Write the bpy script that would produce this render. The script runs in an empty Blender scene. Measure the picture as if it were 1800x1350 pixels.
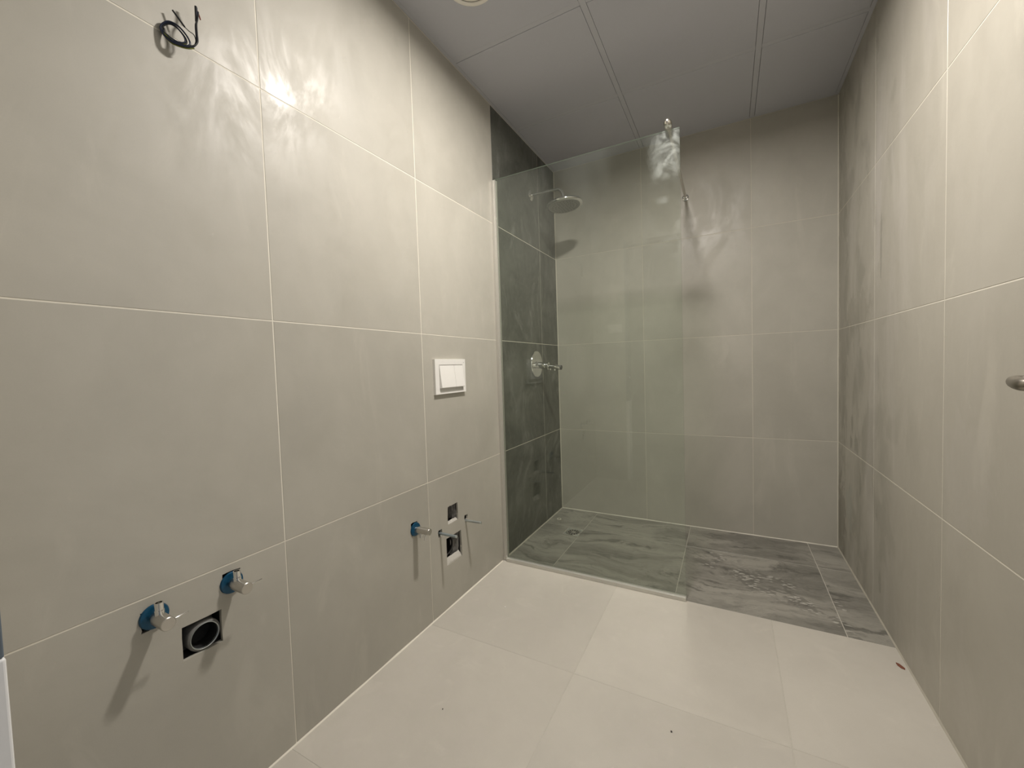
import bpy, bmesh, math, random
from mathutils import Vector, Matrix, noise

random.seed(7)
S = bpy.context.scene
COL = S.collection

# ------------------------------------------------------------------ camera
cam_d = bpy.data.cameras.new('camera')
cam_d.sensor_fit = 'HORIZONTAL'
cam_d.sensor_width = 36.0
cam_d.lens = 14.2564
cam_d.clip_start = 0.005
cam = bpy.data.objects.new('camera', cam_d)
COL.objects.link(cam)
RT = (0.8819944564642943, 0.4701693633961612, -0.0320397954098142)
FW = (-0.4711819887578593, 0.8810436761427635, -0.04182791172212282)
UP = (0.008562256504143426, 0.05198856078498139, 0.9986109739588603)
LOC = (1.07552, 0.0, 1.03452)
cam.matrix_world = Matrix(((RT[0], UP[0], -FW[0], LOC[0]), (RT[1], UP[1], -FW[1], LOC[1]),
                           (RT[2], UP[2], -FW[2], LOC[2]), (0, 0, 0, 1)))
S.camera = cam

# ------------------------------------------------------------------ world, light, exposure
W = bpy.data.worlds.new('world')
S.world = W
W.use_nodes = True
bg = W.node_tree.nodes['Background']
bg.inputs['Color'].default_value = (0.62, 0.78, 1.0, 1)      # pale daylight reaching the corridor ends
bg.inputs['Strength'].default_value = 0.30
LAMP = (0.835, 1.24)            # the lit recessed ceiling light
LAMP_POWER = 34.5
LAMP_COLOR = (1.0, 0.942, 0.88)
S.view_settings.view_transform = 'Standard'
S.view_settings.look = 'None'
S.view_settings.exposure = 0.0
S.view_settings.gamma = 1.0
S.view_settings.use_curve_mapping = False
S.cycles.use_denoising = True
S.cycles.caustics_reflective = True
S.cycles.blur_glossy = 0.12
S.cycles.max_bounces = 10
S.cycles.diffuse_bounces = 4
S.cycles.glossy_bounces = 6
S.cycles.transparent_max_bounces = 16
S.cycles.sample_clamp_indirect = 0.0
S.cycles.use_guiding = True
S.cycles.use_surface_guiding = True

# ------------------------------------------------------------------ helpers
def link(name, bm, mat, parent=None, smooth=False, sharp=35):
    me = bpy.data.meshes.new(name)
    bm.normal_update()
    bm.to_mesh(me)
    bm.free()
    if smooth:
        me.polygons.foreach_set('use_smooth', [True] * len(me.polygons))
        me.set_sharp_from_angle(angle=math.radians(sharp))
    for m in (mat if isinstance(mat, (list, tuple)) else [mat]):
        me.materials.append(m)
    o = bpy.data.objects.new(name, me)
    COL.objects.link(o)
    if parent is not None:
        o.parent = parent
        o.matrix_parent_inverse = Matrix.Translation(-Vector(parent.location))
    return o

def tag(o, label=None, cat=None, group=None, kind=None):
    if label: o['label'] = label
    if cat: o['category'] = cat
    if group: o['group'] = group
    if kind: o['kind'] = kind
    return o

def thing(name, label, cat, loc, group=None):
    o = bpy.data.objects.new(name, None)
    o.empty_display_size = 0.05
    o.location = loc
    COL.objects.link(o)
    return tag(o, label, cat, group)

def box(bm, lo, hi, bevel=0.0, seg=2, mi=0):
    vs = [bm.verts.new((x, y, z)) for x in (lo[0], hi[0]) for y in (lo[1], hi[1]) for z in (lo[2], hi[2])]
    fs = []
    for q in ((0, 1, 3, 2), (4, 6, 7, 5), (0, 4, 5, 1), (2, 3, 7, 6), (0, 2, 6, 4), (1, 5, 7, 3)):
        f = bm.faces.new([vs[i] for i in q]); f.material_index = mi; fs.append(f)
    if bevel > 0:
        es = list({e for f in fs for e in f.edges})
        r = bmesh.ops.bevel(bm, geom=es, offset=bevel, segments=seg, profile=0.5, affect='EDGES')
        for f in r['faces']: f.material_index = mi
    return bm

def frame_of(d):
    d = Vector(d).normalized()
    a = Vector((0, 0, 1)) if abs(d.z) < 0.9 else Vector((1, 0, 0))
    u = d.cross(a).normalized()
    return u, d.cross(u).normalized(), d

def lathe(bm, origin, axis, prof, n=32, mi=0):
    """prof: list of (radius, height along axis); r == 0 closes the end."""
    u, v, d = frame_of(axis)
    o = Vector(origin)
    rings = []
    for r, h in prof:
        if r <= 1e-7:
            rings.append([bm.verts.new(o + d * h)])
        else:
            rings.append([bm.verts.new(o + d * h + (u * math.cos(2 * math.pi * k / n) + v * math.sin(2 * math.pi * k / n)) * r)
                          for k in range(n)])
    for a, b in zip(rings, rings[1:]):
        for k in range(n):
            k2 = (k + 1) % n
            if len(a) == 1 and len(b) == 1: continue
            if len(a) == 1: f = bm.faces.new((a[0], b[k], b[k2]))
            elif len(b) == 1: f = bm.faces.new((a[k], b[0], a[k2]))
            else: f = bm.faces.new((a[k], b[k], b[k2], a[k2]))
            f.material_index = mi
    bmesh.ops.recalc_face_normals(bm, faces=bm.faces[:])
    return bm

def spline(pts, per=8):
    P = [Vector(p) for p in pts]
    P = [P[0] * 2 - P[1]] + P + [P[-1] * 2 - P[-2]]
    out = []
    for i in range(1, len(P) - 2):
        a, b, c, d = P[i - 1:i + 3]
        for k in range(per):
            t = k / per
            out.append(0.5 * ((2 * b) + (c - a) * t + (2 * a - 5 * b + 4 * c - d) * t * t + (3 * b - a - 3 * c + d) * t ** 3))
    out.append(P[-2].copy())
    return out

def tube(bm, pts, r, n=10, mi=0, caps=True):
    rings = []
    prev = None
    for i, p in enumerate(pts):
        t = (pts[min(i + 1, len(pts) - 1)] - pts[max(i - 1, 0)]).normalized()
        if prev is None: u = frame_of(t)[0]
        else: u = (prev - t * prev.dot(t)).normalized()
        prev = u
        v = t.cross(u)
        rr = r(i / (len(pts) - 1)) if callable(r) else r
        rings.append([bm.verts.new(p + (u * math.cos(2 * math.pi * k / n) + v * math.sin(2 * math.pi * k / n)) * rr) for k in range(n)])
    for a, b in zip(rings, rings[1:]):
        for k in range(n):
            f = bm.faces.new((a[k], a[(k + 1) % n], b[(k + 1) % n], b[k])); f.material_index = mi
    if caps:
        for ring in (rings[0][::-1], rings[-1]):
            f = bm.faces.new(ring); f.material_index = mi
    bmesh.ops.recalc_face_normals(bm, faces=bm.faces[:])
    return bm

def slab(a0, a1, b0, b1, h0, h1, to3, holes=(), grow=0.0, jitter=0.0, chamfer=0.0):
    """A rectangular slab in a wall's own (a, b, height) frame, with real rectangular holes."""
    bm = bmesh.new()
    if not holes:
        c = chamfer
        lay = [[(a0, b0), (a1, b0), (a1, b1), (a0, b1)]] * 2 + [[(a0 + c, b0 + c), (a1 - c, b0 + c), (a1 - c, b1 - c), (a0 + c, b1 - c)]]
        hs = [h0, h1 - c, h1]
        if c == 0: lay, hs = lay[:2], [h0, h1]
        R = [[bm.verts.new(to3(a, b, h)) for a, b in l] for l, h in zip(lay, hs)]
        bm.faces.new(R[0]); bm.faces.new(R[-1])
        for p, q in zip(R, R[1:]):
            for k in range(4): bm.faces.new((p[k], p[(k + 1) % 4], q[(k + 1) % 4], q[k]))
    else:
        H = [(x0 - grow, x1 + grow, y0 - grow, y1 + grow) for x0, x1, y0, y1 in holes]
        A = sorted({a0, a1} | {x for h in H for x in h[:2]})
        B = sorted({b0, b1} | {y for h in H for y in h[2:]})
        if jitter:                                        # extra cuts so that the chipped rims can wander
            for x0, x1, y0, y1 in H:
                for t in (0.3, 0.62):
                    if all(abs(x0 + (x1 - x0) * t - q) > 0.006 for q in A): A.append(x0 + (x1 - x0) * t)
                for t in (0.35, 0.7):
                    if all(abs(y0 + (y1 - y0) * t - q) > 0.006 for q in B): B.append(y0 + (y1 - y0) * t)
            A = sorted(set(A)); B = sorted(set(B))
        inh = lambda a, b: any(x0 < a < x1 and y0 < b < y1 for x0, x1, y0, y1 in H)
        onh = lambda a, b: any(x0 - 1e-6 <= a <= x1 + 1e-6 and y0 - 1e-6 <= b <= y1 + 1e-6 for x0, x1, y0, y1 in H)
        V = {}
        for lev, h in enumerate((h0, h1)):
            for i, a in enumerate(A):
                for j, b in enumerate(B):
                    da = db = 0
                    if jitter and onh(a, b):
                        rr = random.Random(i * 131 + j * 17 + 5)
                        da, db = rr.uniform(-1, 1) * jitter, rr.uniform(-1, 1) * jitter
                    V[lev, i, j] = bm.verts.new(to3(a + da, b + db, h))
        keep = lambda i, j: 0 <= i < len(A) - 1 and 0 <= j < len(B) - 1 and not inh((A[i] + A[i + 1]) / 2, (B[j] + B[j + 1]) / 2)
        for i in range(len(A) - 1):
            for j in range(len(B) - 1):
                if not keep(i, j): continue
                for lev in (0, 1):
                    bm.faces.new([V[lev, i, j], V[lev, i + 1, j], V[lev, i + 1, j + 1], V[lev, i, j + 1]])
                for (di, dj, p, q) in ((-1, 0, (i, j), (i, j + 1)), (1, 0, (i + 1, j), (i + 1, j + 1)), (0, -1, (i, j), (i + 1, j)), (0, 1, (i, j + 1), (i + 1, j + 1))):
                    if not keep(i + di, j + dj):
                        bm.faces.new([V[0, p[0], p[1]], V[0, q[0], q[1]], V[1, q[0], q[1]], V[1, p[0], p[1]]])
        bmesh.ops.delete(bm, geom=[v for v in bm.verts if not v.link_faces], context='VERTS')
    bmesh.ops.recalc_face_normals(bm, faces=bm.faces[:])
    return bm

# ------------------------------------------------------------------ materials
class NT:
    def __init__(s, name):
        s.m = bpy.data.materials.new(name); s.m.use_nodes = True
        s.t = s.m.node_tree; s.t.nodes.clear()
        s.out = s.n('ShaderNodeOutputMaterial')
    def n(s, typ, **kw):
        nd = s.t.nodes.new(typ)
        for k, v in kw.items(): setattr(nd, k, v)
        return nd
    def set(s, sock, v):
        if hasattr(v, 'is_linked') or isinstance(v, bpy.types.NodeSocket): s.t.links.new(v, sock)
        elif v is not None:
            if sock.type == 'RGBA' and len(v) == 3: v = (*v, 1)
            sock.default_value = v
    def math(s, op, a, b=0.0, c=None, clamp=False):
        nd = s.n('ShaderNodeMath', operation=op, use_clamp=clamp)
        s.set(nd.inputs[0], a); s.set(nd.inputs[1], b)
        if c is not None: s.set(nd.inputs[2], c)
        return nd.outputs[0]
    def ramp(s, v, lo, hi, a=0.0, b=1.0, smooth=True):
        nd = s.n('ShaderNodeMapRange', interpolation_type='SMOOTHSTEP' if smooth else 'LINEAR')
        s.set(nd.inputs['Value'], v)
        for k, x in zip(('From Min', 'From Max', 'To Min', 'To Max'), (lo, hi, a, b)): s.set(nd.inputs[k], x)
        return nd.outputs[0]
    def noise(s, vec, scale, detail=4.0, rough=0.55, dist=0.0):
        nd = s.n('ShaderNodeTexNoise')
        s.set(nd.inputs['Vector'], vec)
        for k, x in zip(('Scale', 'Detail', 'Roughness', 'Distortion'), (scale, detail, rough, dist)): s.set(nd.inputs[k], x)
        return nd.outputs['Fac']
    def mixc(s, f, a, b):
        nd = s.n('ShaderNodeMix', data_type='RGBA')
        s.set(nd.inputs[0], f); s.set(nd.inputs[6], a); s.set(nd.inputs[7], b)
        return nd.outputs[2]
    def pos(s, scale=(1, 1, 1), off=None, rot=(0, 0, 0)):
        g = s.n('ShaderNodeNewGeometry').outputs['Position']
        mp = s.n('ShaderNodeMapping')
        s.set(mp.inputs['Vector'], g)
        mp.inputs['Scale'].default_value = scale
        mp.inputs['Rotation'].default_value = rot
        if off is not None: s.set(mp.inputs['Location'], off)
        return mp.outputs[0]
    def xyz(s):
        sp = s.n('ShaderNodeSeparateXYZ')
        s.t.links.new(s.n('ShaderNodeNewGeometry').outputs['Position'], sp.inputs[0])
        return sp.outputs
    def rnd_off(s, k=13.0):
        r = s.n('ShaderNodeObjectInfo').outputs['Random']
        c = s.n('ShaderNodeCombineXYZ')
        s.set(c.inputs[0], s.math('MULTIPLY', r, k)); s.set(c.inputs[1], s.math('MULTIPLY', r, k * 1.7)); s.set(c.inputs[2], s.math('MULTIPLY', r, -k * 0.8))
        return c.outputs[0], r
    def bsdf(s, color, rough=0.5, metal=0.0, spec=0.5, bump=None, bstr=0.1, bdist=0.002, **kw):
        b = s.n('ShaderNodeBsdfPrincipled')
        s.set(b.inputs['Base Color'], color); s.set(b.inputs['Roughness'], rough); s.set(b.inputs['Metallic'], metal)
        s.set(b.inputs['Specular IOR Level'], spec)
        for k, v in kw.items(): s.set(b.inputs[k], v)
        if bump is not None:
            bn = s.n('ShaderNodeBump'); bn.inputs['Strength'].default_value = bstr; bn.inputs['Distance'].default_value = bdist
            s.set(bn.inputs['Height'], bump); s.t.links.new(bn.outputs[0], b.inputs['Normal'])
        return b.outputs[0]
    def done(s, surf):
        s.t.links.new(surf, s.out.inputs['Surface']); return s.m

def plain(name, color, rough=0.5, metal=0.0, spec=0.5, grain=0.03, gs=60, rv=0.0):
    t = NT(name)
    nz = t.noise(t.pos(), gs, 3)
    c = t.mixc(nz, tuple(x * (1 - grain) for x in color), tuple(min(1, x * (1 + grain)) for x in color))
    return t.done(t.bsdf(c, t.ramp(nz, 0.3, 0.7, rough * (1 - rv), min(1, rough * (1 + rv))) if rv else rough, metal, spec))

def tile_mat(name, A, B, stain=0.0, rough=(0.36, 0.52), smear=0.12):
    """Porcelain with a soft concrete look; per-tile shift; streaks of dried grout haze."""
    t = NT(name)
    off, rnd = t.rnd_off()
    cloud = t.noise(t.pos(off=off), 1.7, 6, 0.6, 0.4)
    fine = t.noise(t.pos((1, 1, 0.6), off=off), 16, 5, 0.6)
    grain = t.noise(t.pos(), 420, 2, 0.6)
    f = t.math('ADD', t.math('MULTIPLY', t.ramp(cloud, 0.3, 0.7), 0.62), t.math('MULTIPLY', fine, 0.38))
    c = t.mixc(f, A, B)
    haze = t.ramp(t.noise(t.pos((2.2, 2.2, 0.75), rot=(0.35, 0.2, 0)), 2.6, 6, 0.62, 1.1), 0.56, 0.74)
    c = t.mixc(t.math('MULTIPLY', haze, smear), c, tuple(min(1, x * 1.25) for x in B))
    r = t.ramp(t.noise(t.pos((1.5, 1.5, 0.8), rot=(0.5, 0.0, 0)), 4.2, 6, 0.65, 0.8), 0.38, 0.66, rough[1], rough[0])
    if stain:
        X, Y, Z = t.xyz()
        near = t.ramp(Y, 1.35, 2.35)                                  # builders' wash marks: towards the shower end of this wall
        low = t.ramp(Z, 2.0, 0.2, 0.4, 1.0)
        zone = t.math('MULTIPLY', near, low)
        n1 = t.noise(t.pos((1, 1.9, 1.1)), 3.0, 4, 0.55, 0.5)
        dark = t.ramp(t.math('ADD', n1, t.math('MULTIPLY', zone, 0.16)), 0.58, 0.72)
        c = t.mixc(t.math('MULTIPLY', dark, t.math('MULTIPLY', near, 0.30 * stain)), c, (0.16, 0.155, 0.12))
        n2 = t.noise(t.pos((1, 3.6, 0.6), off=(0, 3, 1)), 1.9, 4, 0.55, 0.7)
        pale = t.ramp(n2, 0.50, 0.70)
        c = t.mixc(t.math('MULTIPLY', pale, t.math('MULTIPLY', t.ramp(Y, 1.1, 1.9), 0.3 * stain)), c, (0.56, 0.53, 0.49))
        n3 = t.noise(t.pos((1, 9, 3.2), off=(0, 1, 4)), 2.0, 4, 0.6, 0.4)
        spot = t.math('MULTIPLY', t.ramp(n3, 0.66, 0.7), t.math('MULTIPLY', t.ramp(Y, 1.8, 2.2), t.ramp(Z, 1.0, 0.7)))
        c = t.mixc(t.math('MULTIPLY', spot, 0.4 * stain), c, (0.12, 0.12, 0.10))
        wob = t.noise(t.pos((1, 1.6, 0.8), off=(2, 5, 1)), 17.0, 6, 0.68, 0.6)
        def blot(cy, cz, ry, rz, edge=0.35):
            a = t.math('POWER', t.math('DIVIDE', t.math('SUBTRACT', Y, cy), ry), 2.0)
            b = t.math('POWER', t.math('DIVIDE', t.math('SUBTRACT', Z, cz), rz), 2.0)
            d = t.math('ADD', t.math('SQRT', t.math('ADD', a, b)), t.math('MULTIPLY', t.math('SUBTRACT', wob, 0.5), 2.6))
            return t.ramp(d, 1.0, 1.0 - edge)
        for cy, cz, ry, rz, k, col in ((1.40, 0.74, 0.13, 0.16, 0.28, (0.47, 0.445, 0.40)), (2.66, 0.17, 0.10, 0.26, 0.62, (0.19, 0.175, 0.135)),
                                       (2.50, 0.30, 0.07, 0.13, 0.35, (0.36, 0.38, 0.34)), (2.37, 1.235, 0.22, 0.10, 0.34, (0.24, 0.225, 0.175)),
                                       (2.38, 0.63, 0.035, 0.06, 0.45, (0.17, 0.165, 0.13)), (2.47, 0.62, 0.025, 0.035, 0.45, (0.17, 0.165, 0.13)), (2.31, 0.45, 0.018, 0.06, 0.40, (0.17, 0.165, 0.13)),
                                       (2.45, 0.72, 0.022, 0.05, 0.40, (0.17, 0.165, 0.13)), (2.04, 0.14, 0.016, 0.05, 0.35, (0.20, 0.19, 0.15)),
                                       (2.09, 1.72, 0.045, 0.42, 0.45, (0.52, 0.49, 0.45)), (2.05, 1.45, 0.012, 0.14, 0.45, (0.22, 0.21, 0.18)), (2.63, 1.35, 0.10, 1.0, 0.50, (0.27, 0.255, 0.21))):  # last tall blot: wet zone with back-corner shade painted into the tile colour
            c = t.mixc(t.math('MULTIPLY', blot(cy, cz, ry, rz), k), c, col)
    hs = t.n('ShaderNodeHueSaturation')
    t.set(hs.inputs['Color'], c); t.set(hs.inputs['Value'], t.math('ADD', t.ramp(rnd, 0, 1, 0.975, 1.03, False), t.math('MULTIPLY', t.math('SUBTRACT', grain, 0.5), 0.06)))
    return t.done(t.bsdf(hs.outputs[0], r, 0, 0.5, t.math('ADD', t.math('MULTIPLY', fine, 1.0), t.math('MULTIPLY', grain, 0.25)), 0.05, 0.002))

def slate_mat(name):
    t = NT(name)
    off, rnd = t.rnd_off()
    cloud = t.noise(t.pos((1, 0.8, 0.9), off=off), 2.6, 7, 0.62, 1.2)
    wisp = t.noise(t.pos((1, 1.3, 0.8), off=off, rot=(0.6, 0, 0)), 3.4, 7, 0.65, 1.8)
    fine = t.noise(t.pos(off=off), 38, 5, 0.65)
    c = t.mixc(t.ramp(cloud, 0.34, 0.68), (0.056, 0.060, 0.049), (0.112, 0.116, 0.098))
    c = t.mixc(t.math('MULTIPLY', t.ramp(wisp, 0.52, 0.70), 0.75), c, (0.185, 0.188, 0.170))
    c = t.mixc(t.math('MULTIPLY', t.ramp(wisp, 0.42, 0.30), 0.5), c, (0.042, 0.045, 0.037))
    c = t.mixc(t.math('MULTIPLY', t.ramp(fine, 0.45, 0.7), 0.14), c, (0.22, 0.22, 0.2))
    return t.done(t.bsdf(c, t.ramp(wisp, 0.35, 0.65, 0.5, 0.36), 0, 0.5, fine, 0.12, 0.002))

def marble_floor_mat(name):
    """Grey veined stone-look tile with its printed vein bands and pale dried drops."""
    t = NT(name)
    off, rnd = t.rnd_off(0.9)
    warp = t.n('ShaderNodeTexNoise'); t.set(warp.inputs['Vector'], t.pos((1, 1, 1), off=off)); warp.inputs['Scale'].default_value = 2.3; warp.inputs['Detail'].default_value = 5
    vm = t.n('ShaderNodeVectorMath', operation='MULTIPLY_ADD')
    t.set(vm.inputs[0], warp.outputs['Color']); vm.inputs[1].default_value = (0.62, 0.80, 0.3); t.set(vm.inputs[2], t.pos((0.55, 2.2, 1), rot=(0, 0, -0.26), off=off))
    band = t.noise(vm.outputs[0], 3.1, 7, 0.62, 0.5)
    vein = t.noise(vm.outputs[0], 7.5, 8, 0.68, 0.3)
    fine = t.noise(t.pos((0.5, 2.4, 1), rot=(0, 0, -0.26)), 40, 6, 0.7)
    lines = t.noise(vm.outputs[0], 22, 6, 0.7, 0.2)
    c = t.mixc(t.ramp(band, 0.36, 0.64), (0.160, 0.153, 0.132), (0.315, 0.300, 0.260))
    c = t.mixc(t.math('MULTIPLY', t.ramp(vein, 0.47, 0.34), 0.8), c, (0.07, 0.068, 0.058))
    c = t.mixc(t.math('MULTIPLY', t.ramp(vein, 0.6, 0.72), 0.5), c, (0.36, 0.345, 0.30))
    c = t.mixc(t.math('MULTIPLY', t.ramp(fine, 0.4, 0.65), 0.22), c, (0.34, 0.33, 0.29))
    c = t.mixc(t.math('MULTIPLY', t.ramp(lines, 0.47, 0.36), 0.32), c, (0.095, 0.092, 0.08))
    # dried drops: scattered along a diagonal track across the open half
    X, Y, Z = t.xyz()
    track = t.math('ADD', t.math('MULTIPLY', X, -0.62), 2.905)                       # y on the track for this x
    wob = t.math('MULTIPLY', t.math('SUBTRACT', t.noise(t.pos(), 6.0, 3), 0.5), 0.42)
    dist = t.math('ABSOLUTE', t.math('ADD', t.math('SUBTRACT', Y, track), wob))
    m1 = t.math('MULTIPLY', t.ramp(dist, 0.15, 0.03), t.math('MULTIPLY', t.ramp(X, 0.86, 0.94), t.ramp(X, 1.52, 1.46)))
    patch = t.ramp(t.noise(t.pos(off=(3, 1, 0)), 10.5, 3), 0.46, 0.54)
    m1 = t.math('MULTIPLY', m1, patch)
    dn_ = t.noise(t.pos(off=(1, 7, 0)), 75, 3, 0.6)
    vo = t.n('ShaderNodeTexVoronoi', feature='F1'); t.set(vo.inputs['Vector'], t.pos((0.55, 1.35, 1), rot=(0, 0, 0.45))); vo.inputs['Scale'].default_value = 58; vo.inputs['Randomness'].default_value = 0.9
    vd = t.math('ADD', vo.outputs['Distance'], t.math('MULTIPLY', t.math('SUBTRACT', dn_, 0.5), 0.75))
    drop = t.ramp(vd, 0.44, 0.24)
    rim = t.math('MULTIPLY', t.ramp(vd, 0.36, 0.5), m1)
    c = t.mixc(t.math('MULTIPLY', rim, 0.55), c, (0.10, 0.096, 0.083))
    dm = t.math('MULTIPLY', drop, m1)
    c = t.mixc(t.math('MULTIPLY', dm, 0.85), c, (0.46, 0.445, 0.40))
    return t.done(t.bsdf(c, t.ramp(band, 0.3, 0.7, 0.34, 0.46), 0, 0.5, t.math('ADD', fine, dm), 0.12, 0.002))

def glass_mat(name, smudges):
    """Thin clear pane: tinted see-through plus a mirror term that grows at grazing angles, and wiped smudges."""
    t = NT(name)
    g = t.n('ShaderNodeNewGeometry')
    dt = t.n('ShaderNodeVectorMath', operation='DOT_PRODUCT')
    t.t.links.new(g.outputs['Incoming'], dt.inputs[0]); t.t.links.new(g.outputs['Normal'], dt.inputs[1])
    c = t.math('ABSOLUTE', dt.outputs['Value'])
    fr = t.math('ADD', t.math('MULTIPLY', t.math('POWER', t.math('SUBTRACT', 1.0, c), 5.0), 0.96), 0.04)
    tr = t.n('ShaderNodeBsdfTransparent'); tr.inputs['Color'].default_value = (0.965, 0.985, 0.962, 1)
    gl = t.n('ShaderNodeBsdfGlossy'); gl.inputs['Roughness'].default_value = 0.0; gl.inputs['Color'].default_value = (0.97, 1, 0.97, 1)
    m = t.n('ShaderNodeMixShader'); t.set(m.inputs[0], fr); t.t.links.new(tr.outputs[0], m.inputs[1]); t.t.links.new(gl.outputs[0], m.inputs[2])
    surf = m.outputs[0]
    if smudges:
        X, Y, Z = t.xyz()
        zone = t.math('MULTIPLY', t.math('MULTIPLY', t.ramp(X, 0.76, 0.86), t.ramp(X, 0.93, 0.87)), t.ramp(Z, 1.77, 1.87))
        swirl = t.noise(t.pos(off=(0.4, 0, 0.1)), 9, 6, 0.62, 2.2)
        k = t.math('MULTIPLY', zone, t.ramp(swirl, 0.36, 0.70, 0.02, 0.32))
        d2 = t.math('MULTIPLY', t.math('MULTIPLY', t.ramp(X, 0.80, 0.83), t.ramp(X, 0.865, 0.84)), t.math('MULTIPLY', t.ramp(Z, 1.70, 1.72), t.ramp(Z, 1.745, 1.725)))
        k = t.math('MAXIMUM', k, t.math('MULTIPLY', d2, t.ramp(swirl, 0.3, 0.6, 0.02, 0.10)))
        film = t.math('MULTIPLY', t.ramp(t.noise(t.pos((1, 1, 0.5)), 2.4, 4), 0.45, 0.75), 0.03)
        k = t.math('MAXIMUM', k, film)
        df = t.n('ShaderNodeBsdfDiffuse'); df.inputs['Color'].default_value = (0.62, 0.65, 0.63, 1)
        tl = t.n('ShaderNodeBsdfTranslucent'); tl.inputs['Color'].default_value = (0.62, 0.65, 0.63, 1)
        dd = t.n('ShaderNodeMixShader'); dd.inputs[0].default_value = 0.4; t.t.links.new(df.outputs[0], dd.inputs[1]); t.t.links.new(tl.outputs[0], dd.inputs[2])
        m2 = t.n('ShaderNodeMixShader'); t.set(m2.inputs[0], k); t.t.links.new(surf, m2.inputs[1]); t.t.links.new(dd.outputs[0], m2.inputs[2])
        surf = m2.outputs[0]
    return t.done(surf)

def emis(name, color, strength):
    t = NT(name)
    e = t.n('ShaderNodeEmission'); e.inputs['Color'].default_value = (*color, 1); e.inputs['Strength'].default_value = strength
    return t.done(e.outputs[0])

M_beige = tile_mat('beige_porcelain', (0.362, 0.345, 0.298), (0.455, 0.434, 0.378), rough=(0.36, 0.60), smear=0.20)
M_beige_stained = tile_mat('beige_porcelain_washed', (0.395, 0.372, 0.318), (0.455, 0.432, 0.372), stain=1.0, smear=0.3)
M_floor = tile_mat('beige_floor_porcelain', (0.425, 0.399, 0.350), (0.505, 0.476, 0.419), rough=(0.42, 0.58), smear=0.18)
M_slate = slate_mat('green_grey_stone_tile')
M_marble = marble_floor_mat('veined_grey_stone_tile')
M_grout = plain('cream_grout', (0.70, 0.665, 0.575), 0.85, grain=0.08)
M_grout_dim = plain('grey_cream_grout', (0.46, 0.435, 0.38), 0.85, grain=0.10)
M_grout_back = plain('pale_grout', (0.55, 0.52, 0.445), 0.85, grain=0.10)
M_plaster = plain('white_plaster', (0.50, 0.48, 0.43), 0.9, grain=0.15, gs=30)
M_ceiling = plain('ceiling_board_white', (0.50, 0.505, 0.545), 0.85, grain=0.02, gs=200)
M_tee = plain('ceiling_tee_white', (0.51, 0.515, 0.55), 0.6, grain=0.01)
M_dark = plain('dark_void', (0.012, 0.012, 0.012), 0.95)
M_mortar = plain('torn_mortar', (0.16, 0.15, 0.13), 0.95, grain=0.5, gs=90)
M_chrome = plain('polished_chrome', (0.78, 0.78, 0.76), 0.09, 1.0, grain=0.01)
M_chrome_soft = plain('brushed_chrome', (0.72, 0.70, 0.65), 0.22, 1.0, grain=0.01)
M_satin = plain('satin_nickel', (0.60, 0.58, 0.54), 0.32, 1.0, grain=0.03)
M_alu = plain('pale_anodised_aluminium', (0.60, 0.585, 0.54), 0.38, 0.55, grain=0.03)
M_lever = plain('brushed_dark_nickel', (0.30, 0.275, 0.235), 0.34, 1.0, grain=0.04)
M_zinc = plain('zinc_plated_steel', (0.56, 0.60, 0.60), 0.36, 0.85, grain=0.08)
M_zinc_dull = plain('dull_blue_zinc', (0.36, 0.42, 0.45), 0.4, 0.8, grain=0.08)
M_blue = plain('blue_protective_film', (0.004, 0.066, 0.135), 0.20, 0.25, grain=0.25, gs=120)
M_blue_pale = plain('blue_film_rim', (0.05, 0.20, 0.30), 0.3, 0.1, grain=0.2)
M_white = plain('glossy_white_plastic', (0.80, 0.785, 0.75), 0.28, grain=0.01)
M_white_paint = plain('white_painted_timber', (0.80, 0.80, 0.80), 0.5, grain=0.02)
M_blue_grey = plain('blue_grey_jamb', (0.12, 0.15, 0.18), 0.5, grain=0.04)  # upper jamb board, coloured darker and bluer than the lower one
M_wall_paint = plain('off_white_wall_paint', (0.44, 0.425, 0.39), 0.8, grain=0.02)
M_black_ins = plain('black_insulation', (0.010, 0.011, 0.013), 0.35)
M_blue_ins = plain('blue_insulation', (0.008, 0.013, 0.032), 0.35)
M_yg_ins = plain('yellow_green_insulation', (0.13, 0.14, 0.02), 0.4, grain=0.5, gs=220)
M_red_ins = plain('red_brown_insulation', (0.16, 0.03, 0.015), 0.5)
M_pipe = plain('grey_waste_pipe', (0.16, 0.155, 0.145), 0.5, grain=0.35, gs=90)
M_pipe_black = plain('black_pipe_bore', (0.006, 0.006, 0.006), 0.8)
M_rubber = plain('dark_grey_rubber', (0.055, 0.053, 0.05), 0.7, grain=0.4, gs=120)
M_spray = plain('grey_spray_face', (0.30, 0.30, 0.28), 0.34, 0.55, grain=0.06)
M_lens = plain('opal_lens', (0.78, 0.74, 0.66), 0.45, grain=0.01)
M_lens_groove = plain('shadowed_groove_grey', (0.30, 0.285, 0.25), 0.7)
M_ring = plain('white_light_trim', (0.80, 0.77, 0.70), 0.4, grain=0.01)
M_reflector = plain('white_reflector', (0.75, 0.74, 0.70), 0.5, grain=0.01)
M_lit = emis('lit_opal_lens', (1.0, 0.90, 0.74), 12.0)
M_leaf = plain('red_brown_scrap', (0.16, 0.045, 0.02), 0.6, grain=0.4, gs=300)
M_speck = plain('dark_crumb', (0.05, 0.045, 0.04), 0.8)
M_speck_pale = plain('pale_crumb', (0.72, 0.70, 0.66), 0.8)
M_glass = glass_mat('shower_glass', True)
M_glass_edge = plain('green_glass_edge', (0.34, 0.42, 0.37), 0.15, 0.0, 0.8)
M_silicone = plain('cream_silicone', (0.56, 0.53, 0.45), 0.5, grain=0.06)
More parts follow.
